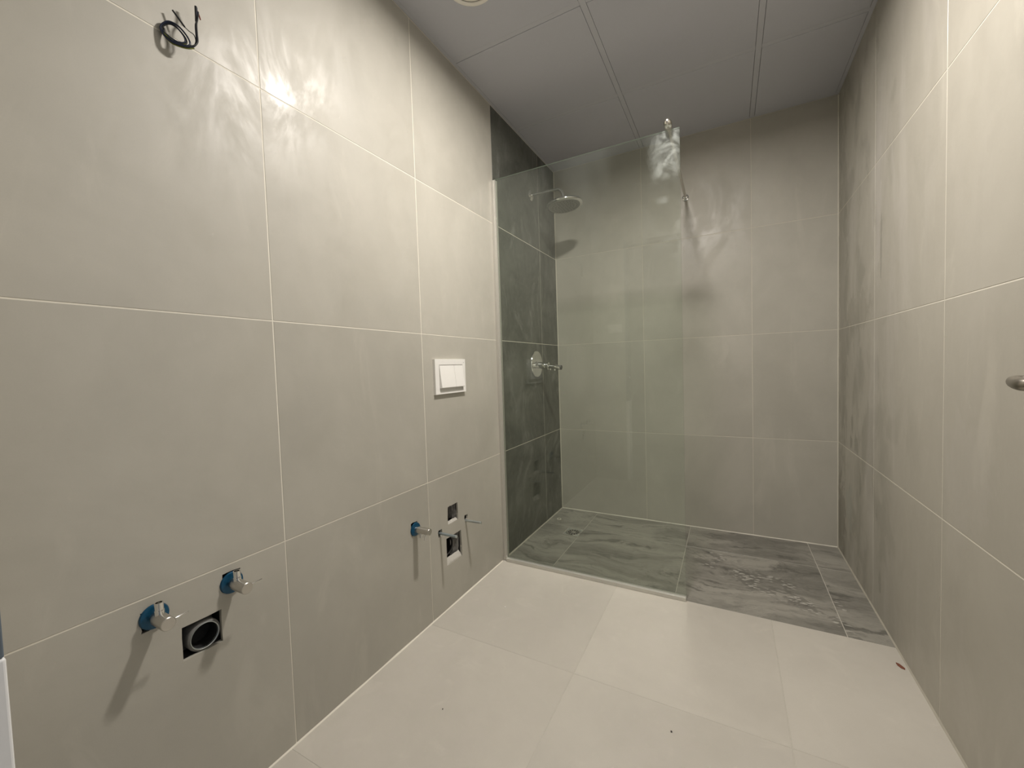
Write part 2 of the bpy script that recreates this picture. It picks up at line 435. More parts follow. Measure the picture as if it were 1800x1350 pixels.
M_silicone_dim = plain('grey_silicone', (0.40, 0.375, 0.31), 0.55, grain=0.15, gs=25)

# ------------------------------------------------------------------ room dimensions (metres)
RW, RD, RH = 1.5924, 2.7269, 2.3921          # width, depth of the back wall, ceiling height
FY = 0.1265                                  # inner face of the door wall
ZR = [0.0, 0.578, 1.1785, 1.7838, RH]        # wall tile courses
YL = [0.0645, 0.6647, 1.2625, 1.8668, 2.4483, RD]
XB = [0.0, 0.5945, 1.1978, RW]
YR = [FY, 0.33, 0.93, 1.528, 2.1258, RD]
J = 0.0015                                   # half a joint
TH = 0.009                                   # tile thickness
TO_L = lambda a, b, h: (h, a, b)             # left wall: a = y, b = z, faces +x
TO_R = lambda a, b, h: (RW - h, a, b)
TO_B = lambda a, b, h: (a, RD - h, b)
TO_F = lambda a, b, h: (a, b, h)
GD = -0.0007                                 # grout sits this far behind the tile faces

HOLES = {   # y0, y1, z0, z1 : squares cut through the left wall
    'waste': (0.419, 0.500, 0.402, 0.479),
    'valve_a': (0.352, 0.390, 0.508, 0.550), 'valve_b': (0.506, 0.546, 0.515, 0.559), 'valve_c': (1.156, 1.192, 0.400, 0.4485),
    'cistern_top': (1.384, 1.458, 0.3602, 0.4385), 'cistern_low': (1.367, 1.4775, 0.187, 0.306),
    'rod_1': (1.3155, 1.341, 0.331, 0.3602), 'rod_2': (1.507, 1.531, 0.3375, 0.3602),
}

# ------------------------------------------------------------------ the setting
wl = link('wall_left', slab(FY - 0.1, RD + 0.1, -0.05, RH + 0.1, -0.10, GD, TO_L, holes=list(HOLES.values()), grow=0.0015), M_grout)
tag(wl, 'left wall in big beige tiles, turning dark green-grey inside the shower', 'wall', kind='structure')
for i in range(5):
    for k in range(4):
        a0, a1, b0, b1 = max(YL[i], FY) + J, YL[i + 1] - J, ZR[k] + J, ZR[k + 1] - J
        if i == 2: a1 += J                                   # beige meets dark without a joint
        if i == 3: a0 -= J * 0.8
        hs = [h for h in HOLES.values() if k == 0 and a0 < h[0] and h[1] < a1]
        o = link('tile', slab(a0, a1, b0, b1, -TH, 0.0, TO_L, holes=hs, jitter=0.0016 if hs else 0, chamfer=0.0006), M_slate if i >= 3 else M_beige, wl)
        if i >= 3: o['label'] = 'dark green-grey stone-look tile'
        elif hs: o['label'] = 'beige tile with rough square cut-outs'
# dark cavities behind the cut-outs
for key, (y0, y1, z0, z1) in HOLES.items():
    dp = 0.075 if 'cistern' in key else 0.05
    bm = bmesh.new()
    v = [bm.verts.new(p) for p in ((-0.0095, y0, z0), (-0.0095, y1, z0), (-0.0095, y1, z1), (-0.0095, y0, z1))]
    w = [bm.verts.new((-dp, q.co.y, q.co.z)) for q in v]
    for q in range(4): bm.faces.new((v[q], v[(q + 1) % 4], w[(q + 1) % 4], w[q]))
    bm.faces.new(w)
    o = link('wall_cavity', bm, M_dark, wl)
    o['label'] = 'dark hollow behind a cut-out in the tile'

wb = link('wall_back', slab(-0.1, RW + 0.1, -0.05, RH + 0.1, -0.10, GD, TO_B), M_grout_back)
tag(wb, 'back wall of the shower in big beige tiles', 'wall', kind='structure')
for i in range(3):
    for k in range(4):
        link('tile', slab(XB[i] + J, XB[i + 1] - J, ZR[k] + J, ZR[k + 1] - J, -TH, 0.0, TO_B, chamfer=0.0006), M_beige, wb)

wr = link('wall_right', slab(FY - 0.1, RD + 0.1, -0.05, RH + 0.1, -0.10, GD, TO_R), M_grout)
tag(wr, 'right wall in big beige tiles with washed-out grout stains', 'wall', kind='structure')
for i in range(5):
    for k in range(4):
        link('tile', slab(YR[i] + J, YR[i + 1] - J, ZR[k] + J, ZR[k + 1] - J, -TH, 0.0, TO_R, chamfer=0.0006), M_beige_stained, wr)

fl = link('floor', slab(-1.3, 2.9, -1.5, RD + 0.1, -0.12, GD, TO_F), M_grout_dim)
tag(fl, 'pale beige tiled floor leading to the darker grey shower floor', 'floor', kind='structure')
SY = 1.852                                   # front edge of the shower floor
FX = [0.0, 0.608, 1.2165, RW]
FYs = [FY, 0.648, 1.2465, SY]
for i in range(3):
    for k in range(3):
        link('tile', slab(FX[i] + J, FX[i + 1] - J, FYs[k] + J, FYs[k + 1] - (J if k < 2 else 0.0005), -TH, 0.0, TO_F, chamfer=0.0005), M_floor, fl)
SX = [0.0, 0.2655, 0.8575, 1.4555, RW]
SYs = [SY, 2.4215, RD]
for i in range(4):
    for k in range(2):
        o = link('tile', slab(SX[i] + J, SX[i + 1] - J, SYs[k] + (J if k else 0.0005), SYs[k + 1] - J, -TH, 0.0, TO_F, chamfer=0.0005), M_marble, fl)
        o['label'] = 'grey veined shower floor tile'
for i in range(7):                            # corridor floor behind the camera
    for k in range(2):
        link('tile', slab(-1.3 + 0.6 * i + J, -0.7 + 0.6 * i - J, -1.2 + 0.6 * k + J, -0.6 + 0.6 * k - J + 0.03 * k, -TH, 0.0, TO_F, chamfer=0.0005), M_floor, fl)

ce = link('ceiling', slab(-1.3, 2.9, -1.5, RD + 0.1, RH + 0.05, RH + 0.15, TO_F), M_dark)
tag(ce, 'grey-looking white suspended ceiling of square panels in a flush grid', 'ceiling', kind='structure')
TX = [0.603, 1.2035]; TY = [0.3375, 0.9375, 1.5375, 2.141]; TW = 0.0115; GAP = 0.0013
EX = [0.016] + TX + [RW - 0.016]; EY = [FY + 0.016] + TY + [RD - 0.016]
lamp_holes = {(0, 2): (0.283, 1.262, 0.083), (1, 2): (LAMP[0], LAMP[1], 0.083)}
def holed_panel(x0, x1, y0, y1, cx, cy, r, z0, z1, n=40):
    bm = bmesh.new()
    L = []
    for z in (z0, z1):
        inner, outer = [], []
        for k in range(n):
            c, s = math.cos(2 * math.pi * k / n), math.sin(2 * math.pi * k / n)
            inner.append(bm.verts.new((cx + c * r, cy + s * r, z)))
            tx = ((x1 if c > 0 else x0) - cx) / c if abs(c) > 1e-6 else 1e9
            ty = ((y1 if s > 0 else y0) - cy) / s if abs(s) > 1e-6 else 1e9
            tt = min(tx, ty)
            outer.append(bm.verts.new((cx + c * tt, cy + s * tt, z)))
        for (X, Y) in ((x0, y0), (x1, y0), (x1, y1), (x0, y1)):      # pull the nearest rim vertex into each corner
            q = min(outer, key=lambda v: (v.co.x - X) ** 2 + (v.co.y - Y) ** 2); q.co.x, q.co.y = X, Y
        L.append((inner, outer))
    (i0, o0), (i1, o1) = L
    for k in range(n):
        m = (k + 1) % n
        bm.faces.new((i0[k], i0[m], o0[m], o0[k])); bm.faces.new((i1[k], o1[k], o1[m], i1[m]))
        bm.faces.new((o0[k], o0[m], o1[m], o1[k])); bm.faces.new((i0[k], i1[k], i1[m], i0[m]))
    bmesh.ops.recalc_face_normals(bm, faces=bm.faces[:])
    return bm
for i in range(3):
    for k in range(5):
        x0 = EX[i] + (TW + GAP if i else 0.001); x1 = EX[i + 1] - (TW + GAP if i < 2 else 0.001)
        y0 = EY[k] + (TW + GAP if k else 0.001); y1 = EY[k + 1] - (TW + GAP if k < 4 else 0.001)
        dz = random.uniform(-0.0007, 0.0007)
        if (i, k) in lamp_holes:
            bm = holed_panel(x0, x1, y0, y1, *lamp_holes[i, k], RH + dz, RH + 0.014)
        else:
            bm = bmesh.new(); box(bm, (x0, y0, RH + dz), (x1, y1, RH + 0.014), 0.0012, 1)
        link('ceiling_panel', bm, M_ceiling, ce)
for x in TX:
    bm = bmesh.new(); box(bm, (x - TW, FY, RH + 0.0008), (x + TW, RD, RH + 0.012), 0.0005, 1); link('grid_bar', bm, M_tee, ce)
for y in TY:
    for i in range(3):
        bm = bmesh.new(); box(bm, ((0.0 if i == 0 else TX[i - 1] + TW + 0.0006), y - TW, RH + 0.0012), ((RW if i == 2 else TX[i] - TW - 0.0006), y + TW, RH + 0.012), 0.0005, 1)
        link('grid_bar', bm, M_tee, ce)
for nm, lo, hi in (('l', (0.0, FY, RH + 0.001), (0.016, RD, RH + 0.004)), ('r', (RW - 0.016, FY, RH + 0.001), (RW, RD, RH + 0.004)),
                   ('b', (0.016, RD - 0.016, RH + 0.001), (RW - 0.016, RD, RH + 0.004))):
    bm = bmesh.new(); box(bm, lo, hi, 0.0004, 1); link('edge_angle', bm, M_tee, ce)

# door wall with its opening (the camera stands in the doorway), corridor behind
DX0, DX1, DH = 0.285, 1.285, 2.09
bm = bmesh.new()
box(bm, (-0.1, FY - 0.1, -0.05), (DX0, FY, RH + 0.1)); box(bm, (DX1, FY - 0.1, -0.05), (RW + 0.1, FY, RH + 0.1)); box(bm, (DX0, FY - 0.1, DH), (DX1, FY, RH + 0.1))
wf = link('wall_front', bm, M_wall_paint)
tag(wf, 'off-white painted wall around the doorway, seen only as a reflection', 'wall', kind='structure')
bm = bmesh.new(); box(bm, (-1.3, -1.6, -0.05), (2.9, -1.5, RH + 0.1))
tag(link('wall_corridor', bm, M_wall_paint), 'plain off-white corridor wall behind the camera', 'wall', kind='structure')

def bead(name, p0, p1, u, v, r, mat, label):
    bm = bmesh.new()
    p0, p1, u, v = map(Vector, (p0, p1, u, v))
    n = 24
    rows = []
    for k in range(n + 1):
        p = p0.lerp(p1, k / n); s = r * random.uniform(0.8, 1.2)
        rows.append([bm.verts.new(q) for q in (p - u * 0.001 - v * 0.001, p + u * s - v * 0.001, p + u * s * 0.45 + v * s * 0.45, p + v * s - u * 0.001)])
    for a, b in zip(rows, rows[1:]):
        for q in range(4): bm.faces.new((a[q], a[(q + 1) % 4], b[(q + 1) % 4], b[q]))
    bm.faces.new(rows[0]); bm.faces.new(rows[-1][::-1])
    bmesh.ops.recalc_face_normals(bm, faces=bm.faces[:])
    return tag(link(name, bm, mat, smooth=True, sharp=60), label, 'grout bead', kind='structure')
EPS = 0.0004
bead('trim_1', (EPS, RD - EPS, 0.004), (EPS, RD - EPS, RH), (1, 0, 0), (0, -1, 0), 0.0042, M_silicone, 'pale bead up the corner of dark wall and back wall')
bead('trim_2', (RW - EPS, RD - EPS, 0.004), (RW - EPS, RD - EPS, RH), (-1, 0, 0), (0, -1, 0), 0.0042, M_silicone, 'pale bead up the corner of back wall and right wall')
bead('trim_3', (0.004, RD - EPS, EPS), (RW - 0.004, RD - EPS, EPS), (0, -1, 0), (0, 0, 1), 0.0044, M_silicone, 'pale bead along the foot of the shower back wall')
bead('trim_4', (EPS, 1.88, EPS), (EPS, RD, EPS), (1, 0, 0), (0, 0, 1), 0.0050, M_silicone_dim, 'pale bead along the foot of the dark shower wall')
bead('trim_5', (RW - EPS, FY, EPS), (RW - EPS, RD, EPS), (-1, 0, 0), (0, 0, 1), 0.0050, M_silicone_dim, 'pale bead along the foot of the right wall')
bead('trim_6', (EPS, FY, EPS), (EPS, 1.838, EPS), (1, 0, 0), (0, 0, 1), 0.0040, M_grout, 'cream grout line along the foot of the beige left wall')

# door, swung open against the right wall; only its lever reaches into the picture
HX, HY, ANG = 1.27, 0.13, math.radians(19)
du, dn = Vector((math.sin(ANG), math.cos(ANG), 0)), Vector((-math.cos(ANG), math.sin(ANG), 0))
door = thing('door_1', 'white door folded back to the right wall, its steel lever end at right edge', 'door', (HX, HY, 0))
door['kind'] = 'structure'
def dpt(s, d, z): return Vector((HX, HY, z)) + du * s + dn * d
def dbox(s0, s1, d0, d1, z0, z1, bev):
    bm = bmesh.new(); box(bm, (s0, d0, z0), (s1, d1, z1), bev, 2)
    for v in bm.verts: v.co = dpt(v.co.x, v.co.y, v.co.z)
    bmesh.ops.recalc_face_normals(bm, faces=bm.faces[:])
    return bm
leaf = link('door_leaf', dbox(0.012, 0.875, -0.02, 0.02, 0.008, 2.05, 0.002), M_white_paint, door)
bm = bmesh.new(); lathe(bm, dpt(0.807, 0.02, 0.988), dn, [(0, 0), (0.026, 0), (0.026, 0.007), (0.024, 0.009), (0, 0.009)])
hr = link('handle_rose', bm, M_satin, leaf, True)
pts = [dpt(0.807, 0.028, 0.988), dpt(0.807, 0.055, 0.988), dpt(0.806, 0.063, 0.988), dpt(0.801, 0.0705, 0.988), dpt(0.790, 0.073, 0.988), dpt(0.75, 0.074, 0.988), dpt(0.712, 0.073, 0.988), dpt(0.698, 0.068, 0.988), dpt(0.692, 0.055, 0.988), dpt(0.691, 0.034, 0.988)]
bm = bmesh.new(); tube(bm, spline(pts, 6), 0.0088, 20)
link('lever_handle', bm, M_lever, leaf, True)['label'] = 'rounded satin steel lever handle'
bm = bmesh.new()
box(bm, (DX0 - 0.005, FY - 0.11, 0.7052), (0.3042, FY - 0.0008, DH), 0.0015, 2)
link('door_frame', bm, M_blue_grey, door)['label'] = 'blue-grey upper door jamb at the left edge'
bm = bmesh.new()
box(bm, (DX0 - 0.005, FY - 0.11, 0.0), (0.3062, FY + 0.0003, 0.7045), 0.003, 3)
link('door_frame', bm, M_white_paint, door)['label'] = 'white lower door jamb at the left edge'
bm = bmesh.new(); box(bm, (1.275, FY - 0.11, 0.0), (1.29, FY - 0.02, DH), 0.002, 2); box(bm, (DX0, FY - 0.11, DH - 0.014), (1.29, FY - 0.001, DH + 0.01), 0.002, 2)
link('door_frame', bm, M_wall_paint, door)

# ------------------------------------------------------------------ shower screen
GY0, GY1 = 1.858, 1.866
sc_ = thing('shower_screen', 'clear greenish glass shower screen in aluminium profiles with a top brace bar', 'shower screen', (0.45, 1.862, 0))
bm = bmesh.new()
box(bm, (0.010, GY0, 0.006), (0.9055, GY1, 2.0045))
for f in bm.faces: f.material_index = 0 if abs(f.normal.y) > 0.5 else 1
bm.normal_update()
for f in bm.faces: f.material_index = 0 if abs(f.normal.y) > 0.5 else 1
link('glass_pane', bm, [M_glass, M_glass_edge], sc_)
bm = bmesh.new()
box(bm, (0.0003, 1.8495, 0.002), (0.0150, 1.8755, 2.000), 0.0012, 2)
box(bm, (0.0145, 1.8520, 0.002), (0.0235, GY0 - 0.0003, 2.000), 0.0010, 2)
box(bm, (0.0145, GY1 + 0.0003, 0.002), (0.0235, 1.8725, 2.000), 0.0010, 2)
link('wall_profile', bm, M_alu, sc_)['label'] = 'pale aluminium wall channel'
bm = bmesh.new()
box(bm, (0.0235, 1.8405, 0.0004), (0.9065, GY0 - 0.0003, 0.0175), 0.0015, 2)
box(bm, (0.0235, GY1 + 0.0003, 0.0004), (0.9065, 1.8745, 0.014), 0.0012, 2)
link('floor_profile', bm, M_alu, sc_)['label'] = 'pale aluminium floor rail'
b0, b1 = Vector((0.8635, 1.866, 2.0150)), Vector((0.8545, RD, 2.0265))
ax = (b1 - b0).normalized()
bm = bmesh.new(); tube(bm, [b0 + ax * 0.002, (b0 + b1) / 2, b1 - ax * 0.004], 0.0075, 16); link('brace_bar', bm, M_satin, sc_, True)
bm = bmesh.new(); lathe(bm, b1 - ax * 0.03, ax, [(0.0076, 0), (0.0115, 0.001), (0.0125, 0.010), (0.0125, 0.022), (0.0185, 0.0235), (0.0185, 0.0292), (0, 0.0292)], 28)
link('wall_flange', bm, M_chrome, sc_, True)
bm = bmesh.new(); lathe(bm, b0 + ax * 0.002, -ax, [(0.0, -0.002), (0.0118, -0.002), (0.0118, 0.002), (0.0128, 0.005), (0.0146, 0.022), (0.0156, 0.032), (0.0150, 0.0325), (0.0150, 0.034), (0.0160, 0.0345), (0.0160, 0.046), (0.0145, 0.056), (0.0105, 0.064), (0.0055, 0.0675), (0.0, 0.068)], 28)
link('end_cap', bm, M_chrome_soft, sc_, True)['label'] = 'bullet-shaped chrome clamp end'

# ------------------------------------------------------------------ shower head on its arm
sh = thing('rain_shower', 'round chrome rain shower head on a bent arm from the dark wall', 'shower head', (0.0, 2.335, 2.095))
bm = bmesh.new(); lathe(bm, (0.0004, 2.335, 2.095), (1, 0, 0), [(0, 0), (0.033, 0), (0.033, 0.003), (0.026, 0.009), (0.014, 0.013), (0, 0.013)]); link('wall_flange', bm, M_chrome, sh, True)
arm = spline([(0.008, 2.335, 2.095), (0.08, 2.335, 2.0945), (0.165, 2.335, 2.0925), (0.190, 2.335, 2.0870), (0.206, 2.335, 2.0720), (0.2125, 2.335, 2.0520), (0.2140, 2.335, 2.026)], 7)
bm = bmesh.new(); tube(bm, arm, 0.0085, 16); link('arm', bm, M_chrome, sh, True)
hc = Vector((0.221, 2.335, 1.990)); hax = Vector((math.sin(math.radians(-5)), 0, math.cos(math.radians(-5)))).normalized()
bm = bmesh.new(); lathe(bm, hc, hax, [(0.091, -0.0085), (0.100, -0.009), (0.106, -0.004), (0.1075, 0.002), (0.104, 0.009), (0.092, 0.015), (0.060, 0.020), (0.026, 0.024), (0.018, 0.032), (0.0125, 0.042), (0, 0.043)], 56)
link('head_shell', bm, M_chrome, sh, True, 50)
bm = bmesh.new(); lathe(bm, hc, hax, [(0.0915, -0.008), (0.0905, -0.0105), (0.04, -0.0115), (0, -0.0118)], 48)
face = link('spray_face', bm, M_spray, sh, True)
bm = bmesh.new()
u, v, d = frame_of(hax)
for ring, cnt in ((0.018, 6), (0.036, 12), (0.054, 18), (0.072, 24)):
    for k in range(cnt):
        a = 2 * math.pi * k / cnt
        lathe(bm, hc + (u * math.cos(a) + v * math.sin(a)) * ring - hax * 0.0112, -hax, [(0.0022, 0), (0.0016, 0.0022), (0, 0.0024)], 6)
nz = link('nozzles', bm, M_pipe, face); nz['kind'] = 'stuff'

# ------------------------------------------------------------------ shower mixer
mx = thing('shower_mixer', 'round chrome shower mixer plate with projecting knob on the dark wall', 'shower mixer', (0.0, 2.345, 1.048))
bm = bmesh.new(); lathe(bm, (0.0004, 2.345, 1.048), (1, 0, 0), [(0, 0), (0.083, 0), (0.083, 0.004), (0.081, 0.0075), (0.076, 0.009), (0, 0.009)], 64); link('cover_plate', bm, M_chrome, mx, True, 25)
mo = Vector((0.009, 2.338, 1.042)); ma = Vector((1, 0, -0.11)).normalized()
bm = bmesh.new(); lathe(bm, mo, ma, [(0.0235, -0.001), (0.0235, 0.004), (0.0205, 0.006), (0.0205, 0.058), (0.0195, 0.060), (0, 0.060)], 36); link('mixer_body', bm, M_chrome, mx, True)
bm = bmesh.new(); lathe(bm, mo, ma, [(0.0, 0.060), (0.010, 0.060), (0.010, 0.0655), (0.0235, 0.067), (0.0235, 0.078), (0.022, 0.0795), (0, 0.0795)], 36); link('diverter_ring', bm, M_chrome, mx, True)
lv = mo + Vector((0, 0, -0.002))
bm = bmesh.new(); lathe(bm, lv, ma, [(0.0, 0.0795), (0.0135, 0.0795), (0.0138, 0.081), (0.0138, 0.158), (0.0128, 0.160), (0, 0.160)], 32)
kn = link('handle', bm, M_chrome, mx, True)
bm = bmesh.new(); lathe(bm, lv, ma, [(0.0, 0.1595), (0.0139, 0.1595), (0.0139, 0.165), (0.012, 0.166), (0, 0.166)], 32); link('handle_cap', bm, M_rubber, kn, True)
for dd in (0.091, 0.120):
    bm = bmesh.new(); lathe(bm, lv + ma * dd - Vector((0, 0, 0.012)), (0, -0.2, -1), [(0.0048, 0), (0.0048, 0.010), (0.0035, 0.0115), (0, 0.0115)], 14); link('stud', bm, M_chrome, kn, True)

# ------------------------------------------------------------------ flush plate
fp = thing('flush_plate', 'white dual flush plate with two rocker buttons on the beige wall', 'flush plate', (0.0, 1.432, 1.002))
PY0, PY1, PZ0, PZ1 = 1.3235, 1.5405, 0.929, 1.0765
OY0, OY1, OZ0, OZ1 = 1.3505, 1.5190, 0.941, 1.0525
bm = slab(PY0, PY1, PZ0, PZ1, 0.0004, 0.0118, TO_L, holes=[(OY0, OY1, OZ0, OZ1)])
bmesh.ops.remove_doubles(bm, verts=bm.verts[:], dist=1e-6)
es = [e for e in bm.edges if len(e.link_faces) == 2 and e.calc_face_angle() > 0.5 and min(v.co.x for v in e.verts) > 0.005]
bmesh.ops.bevel(bm, geom=es, offset=0.0011, segments=2, profile=0.5, affect='EDGES')
link('plate_frame', bm, M_white, fp)
bm = bmesh.new(); box(bm, (0.0004, OY0 - 0.002, OZ0 - 0.002), (0.0030, OY1 + 0.002, OZ1 + 0.002)); link('back_plate', bm, M_white, fp)
def wedge(y0, y1):
    bm = bmesh.new()
    prof = [(0.0032, 1.0505), (0.0120, 1.0505), (0.0235, 0.9565), (0.0215, 0.9548), (0.0032, 0.9548)]
    a = [bm.verts.new((x, y0, z)) for x, z in prof]; b = [bm.verts.new((x, y1, z)) for x, z in prof]
    bm.faces.new(a); bm.faces.new(b[::-1])
    for k in range(5): bm.faces.new((a[k], b[k], b[(k + 1) % 5], a[(k + 1) % 5]))
    bmesh.ops.recalc_face_normals(bm, faces=bm.faces[:])
    bmesh.ops.bevel(bm, geom=bm.edges[:], offset=0.0007, segments=2, profile=0.5, affect='EDGES')
    return bm
link('flush_button', wedge(1.3518, 1.4525), M_white, fp)['label'] = 'wider left flush button'
link('flush_button', wedge(1.4535, 1.5176), M_white, fp)['label'] = 'narrower right flush button'
bm = bmesh.new()
for y in (1.5245, 1.5275): box(bm, (0.0117, y, 1.0610), (0.01195, y + 0.0024, 1.0628))
link('maker_mark', bm, M_rubber, fp)['label'] = 'tiny grey mark at the top right'

# ------------------------------------------------------------------ angle valves
def angle_valve(name, label, y, z, length, rb, out, out_x, out_len, pin, pin_x, pin_len, rim=None):
    t = thing(name, label, 'valve', (0, y, z), 'angle valves on the left wall')
    bm = bmesh.new(); lathe(bm, (0.0006, y, z), (1, 0, 0), [(0, 0), (0.0262, 0), (0.0262, 0.0012), (0.0245, 0.0042), (0.018, 0.0055), (0, 0.0055)], 40)
    link('rosette', bm, M_blue, t, True)['label'] = 'rosette still in blue protective film'
    bm = bmesh.new(); lathe(bm, (0.005, y, z), (1, 0, 0), [(0, 0), (0.0105, 0), (0.0105, 0.010), (rb, 0.013), (rb, length - 0.0065), (rb - 0.0012, length - 0.005), (0, length - 0.005)], 32)
    body = link('valve_body', bm, M_satin, t, True)
    c = Vector((out_x, y, z)); od = Vector(out).normalized()
    bm = bmesh.new(); lathe(bm, c, od, [(0.0086, 0.004), (0.0086, out_len * 0.55), (0.0078, out_len * 0.58), (0.0078, out_len), (0.0058, out_len), (0.0058, out_len - 0.012), (0, out_len - 0.012)], 24)
    link('outlet', bm, M_chrome, t, True)
    pd = Vector(pin).normalized(); c = Vector((pin_x, y, z))
    bm = bmesh.new(); lathe(bm, c + pd * (rb - 0.002), pd, [(0, 0), (0.0021, 0), (0.0021, pin_len), (0.0015, pin_len + 0.001), (0, pin_len + 0.001)], 14)
    link('lever_pin', bm, M_chrome, t, True)
    return t
angle_valve('angle_valve', 'chrome angle valve on blue rosette, left of the square waste outlet', 0.374, 0.533, 0.064, 0.0135, (0, 0, 1), 0.026, 0.036, (0, 1, 0.06), 0.054, 0.027)
angle_valve('angle_valve', 'chrome angle valve on blue rosette, above right of the square waste outlet', 0.5255, 0.5315, 0.068, 0.0135, (0, 0, 1), 0.026, 0.034, (0, 1, 0.06), 0.058, 0.027)
angle_valve('angle_valve', 'chrome angle valve pointing down, beside the toilet connection cut-outs', 1.178, 0.4195, 0.073, 0.0128, (0, -0.1, -1), 0.030, 0.026, (0, -0.45, -1), 0.056, 0.022)

# ------------------------------------------------------------------ waste outlet for the basin
wp = thing('waste_pipe', 'grey socket of the basin waste pipe set in a square cut-out', 'pipe', (-0.012, 0.466, 0.434))
bm = bmesh.new(); lathe(bm, (-0.045, 0.465, 0.4345), (1, 0, 0), [(0.0285, 0), (0.0345, 0.0), (0.0345, 0.036), (0.0330, 0.0395), (0.0300, 0.0405), (0.0280, 0.0385), (0.0274, 0.0372), (0.0274, 0.0)], 48)
link('socket', bm, M_pipe, wp, True, 50)
bm = bmesh.new(); lathe(bm, (-0.044, 0.465, 0.4345), (1, 0, 0), [(0.0273, 0.0362), (0.0270, 0.002), (0, 0.0)], 40); link('bore', bm, M_pipe_black, wp, True)
bm = bmesh.new(); lathe(bm, (-0.0035, 0.465, 0.4345), (1, 0, 0), [(0.0272, -0.004), (0.0278, 0.0), (0.0292, 0.0008), (0.0302, -0.001), (0.0302, -0.004)], 48); link('seal', bm, M_zinc, wp, True)['label'] = 'pale worn rim'
bm = bmesh.new(); box(bm, (-0.0485, 0.4175, 0.4005), (-0.0455, 0.5015, 0.4805)); link('backing', bm, M_mortar, wp)['label'] = 'dark rough mortar'

# ------------------------------------------------------------------ toilet connection: two pipes in cut-outs, two threaded rods
def lump(bm, lo, hi, mi=0, seed=1, amp=0.003):
    b2 = bmesh.new(); box(b2, lo, hi)
    bmesh.ops.subdivide_edges(b2, edges=b2.edges[:], cuts=3, use_grid_fill=True)
    for v in b2.verts: v.co += noise.noise_vector(v.co * 60 + Vector((seed * 3.1, 0, 0))) * amp
    me = bpy.data.meshes.new('tmp'); b2.to_mesh(me); b2.free(); bm.from_mesh(me); bpy.data.meshes.remove(me)
def chip(y0, y1, z, rise, depth, seed):
    """Broken plaster sill: slopes back and up from the lower rim of a cut-out."""
    bm = bmesh.new(); n, m = 8, 5
    g = {}
    for i in range(n + 1):
        for k in range(m + 1):
            t = k / m; y = y0 + (y1 - y0) * i / n
            r = noise.noise(Vector((y * 70, t * 2.3, seed))) * 0.004 * (t > 0)
            g[i, k] = bm.verts.new((-0.0012 - depth * t, y, z + rise * t ** 0.8 + r))
    for i in range(n):
        for k in range(m): bm.faces.new((g[i, k], g[i + 1, k], g[i + 1, k + 1], g[i, k + 1]))
    low = [bm.verts.new((g[i, 0].co.x - 0.002, g[i, 0].co.y, z - 0.004)) for i in range(n + 1)]; back = [bm.verts.new((g[i, m].co.x, g[i, m].co.y, z - 0.004)) for i in range(n + 1)]
    for i in range(n):
        bm.faces.new((low[i], low[i + 1], g[i + 1, 0], g[i, 0])); bm.faces.new((back[i], g[i, m], g[i + 1, m], back[i + 1])); bm.faces.new((low[i], back[i], back[i + 1], low[i + 1]))
    bmesh.ops.recalc_face_normals(bm, faces=bm.faces[:])
    return bm
M_plastic_film = plain('crumpled_grey_film', (0.20, 0.195, 0.18), 0.35, 0.0, 0.6, 0.7, 70)
def conn(name, label, hole, cy, cz, r, seed, rise, depth):
    y0, y1, z0, z1 = HOLES[hole]
    t = thing(name, label, 'pipe', (-0.03, cy, cz))
    bm = bmesh.new(); lathe(bm, (-0.074, cy, cz), (1, 0, 0), [(r - 0.004, 0.036), (r - 0.003, 0.040), (r, 0.040), (r, 0.0)], 40); link('pipe_end', bm, M_rubber, t, True)
    bm = bmesh.new(); lathe(bm, (-0.073, cy, cz), (1, 0, 0), [(r - 0.0035, 0.037), (r - 0.0035, 0.001), (0, 0)], 36); link('bore', bm, M_pipe_black, t, True)
    # crumpled wrapping that hangs down the far side
    bm = bmesh.new(); g = {}
    n, m = 10, 9
    for i in range(n + 1):
        for k in range(m + 1):
            s, q = i / n, k / m
            y = y1 - 0.001 - s * (y1 - y0) * 0.24
            fold = math.sin(s * 13 + seed + q * 1.4) * 0.006 + noise.noise(Vector((s * 5, q * 4, seed))) * 0.008
            g[i, k] = bm.verts.new((-0.010 - 0.030 * s ** 0.7 + min(fold, 0.006) - 0.004, y - abs(fold) * 0.25 * (s > 0), z0 + 0.004 + (z1 - z0 - 0.007) * q))
    for i in range(n):
        for k in range(m): bm.faces.new((g[i, k], g[i + 1, k], g[i + 1, k + 1], g[i, k + 1]))
    link('wrapping', bm, M_plastic_film, t, True, 70)['label'] = 'crumpled grey film beside the pipe'
    o = link('broken_sill', chip(y0 + 0.002, y1 - 0.002, z0 + 0.001, rise, depth, seed), M_plaster, t, True, 60); o['label'] = 'broken pale plaster at the lower rim'
    return t
conn('flush_pipe', 'small pipe end with torn film in the upper square cut-out below the flush plate', 'cistern_top', 1.410, 0.402, 0.026, 2.0, 0.008, 0.014)
conn('toilet_waste_pipe', 'wide black waste pipe end in the lower cut-out with broken plaster sill', 'cistern_low', 1.414, 0.252, 0.044, 5.0, 0.022, 0.018)

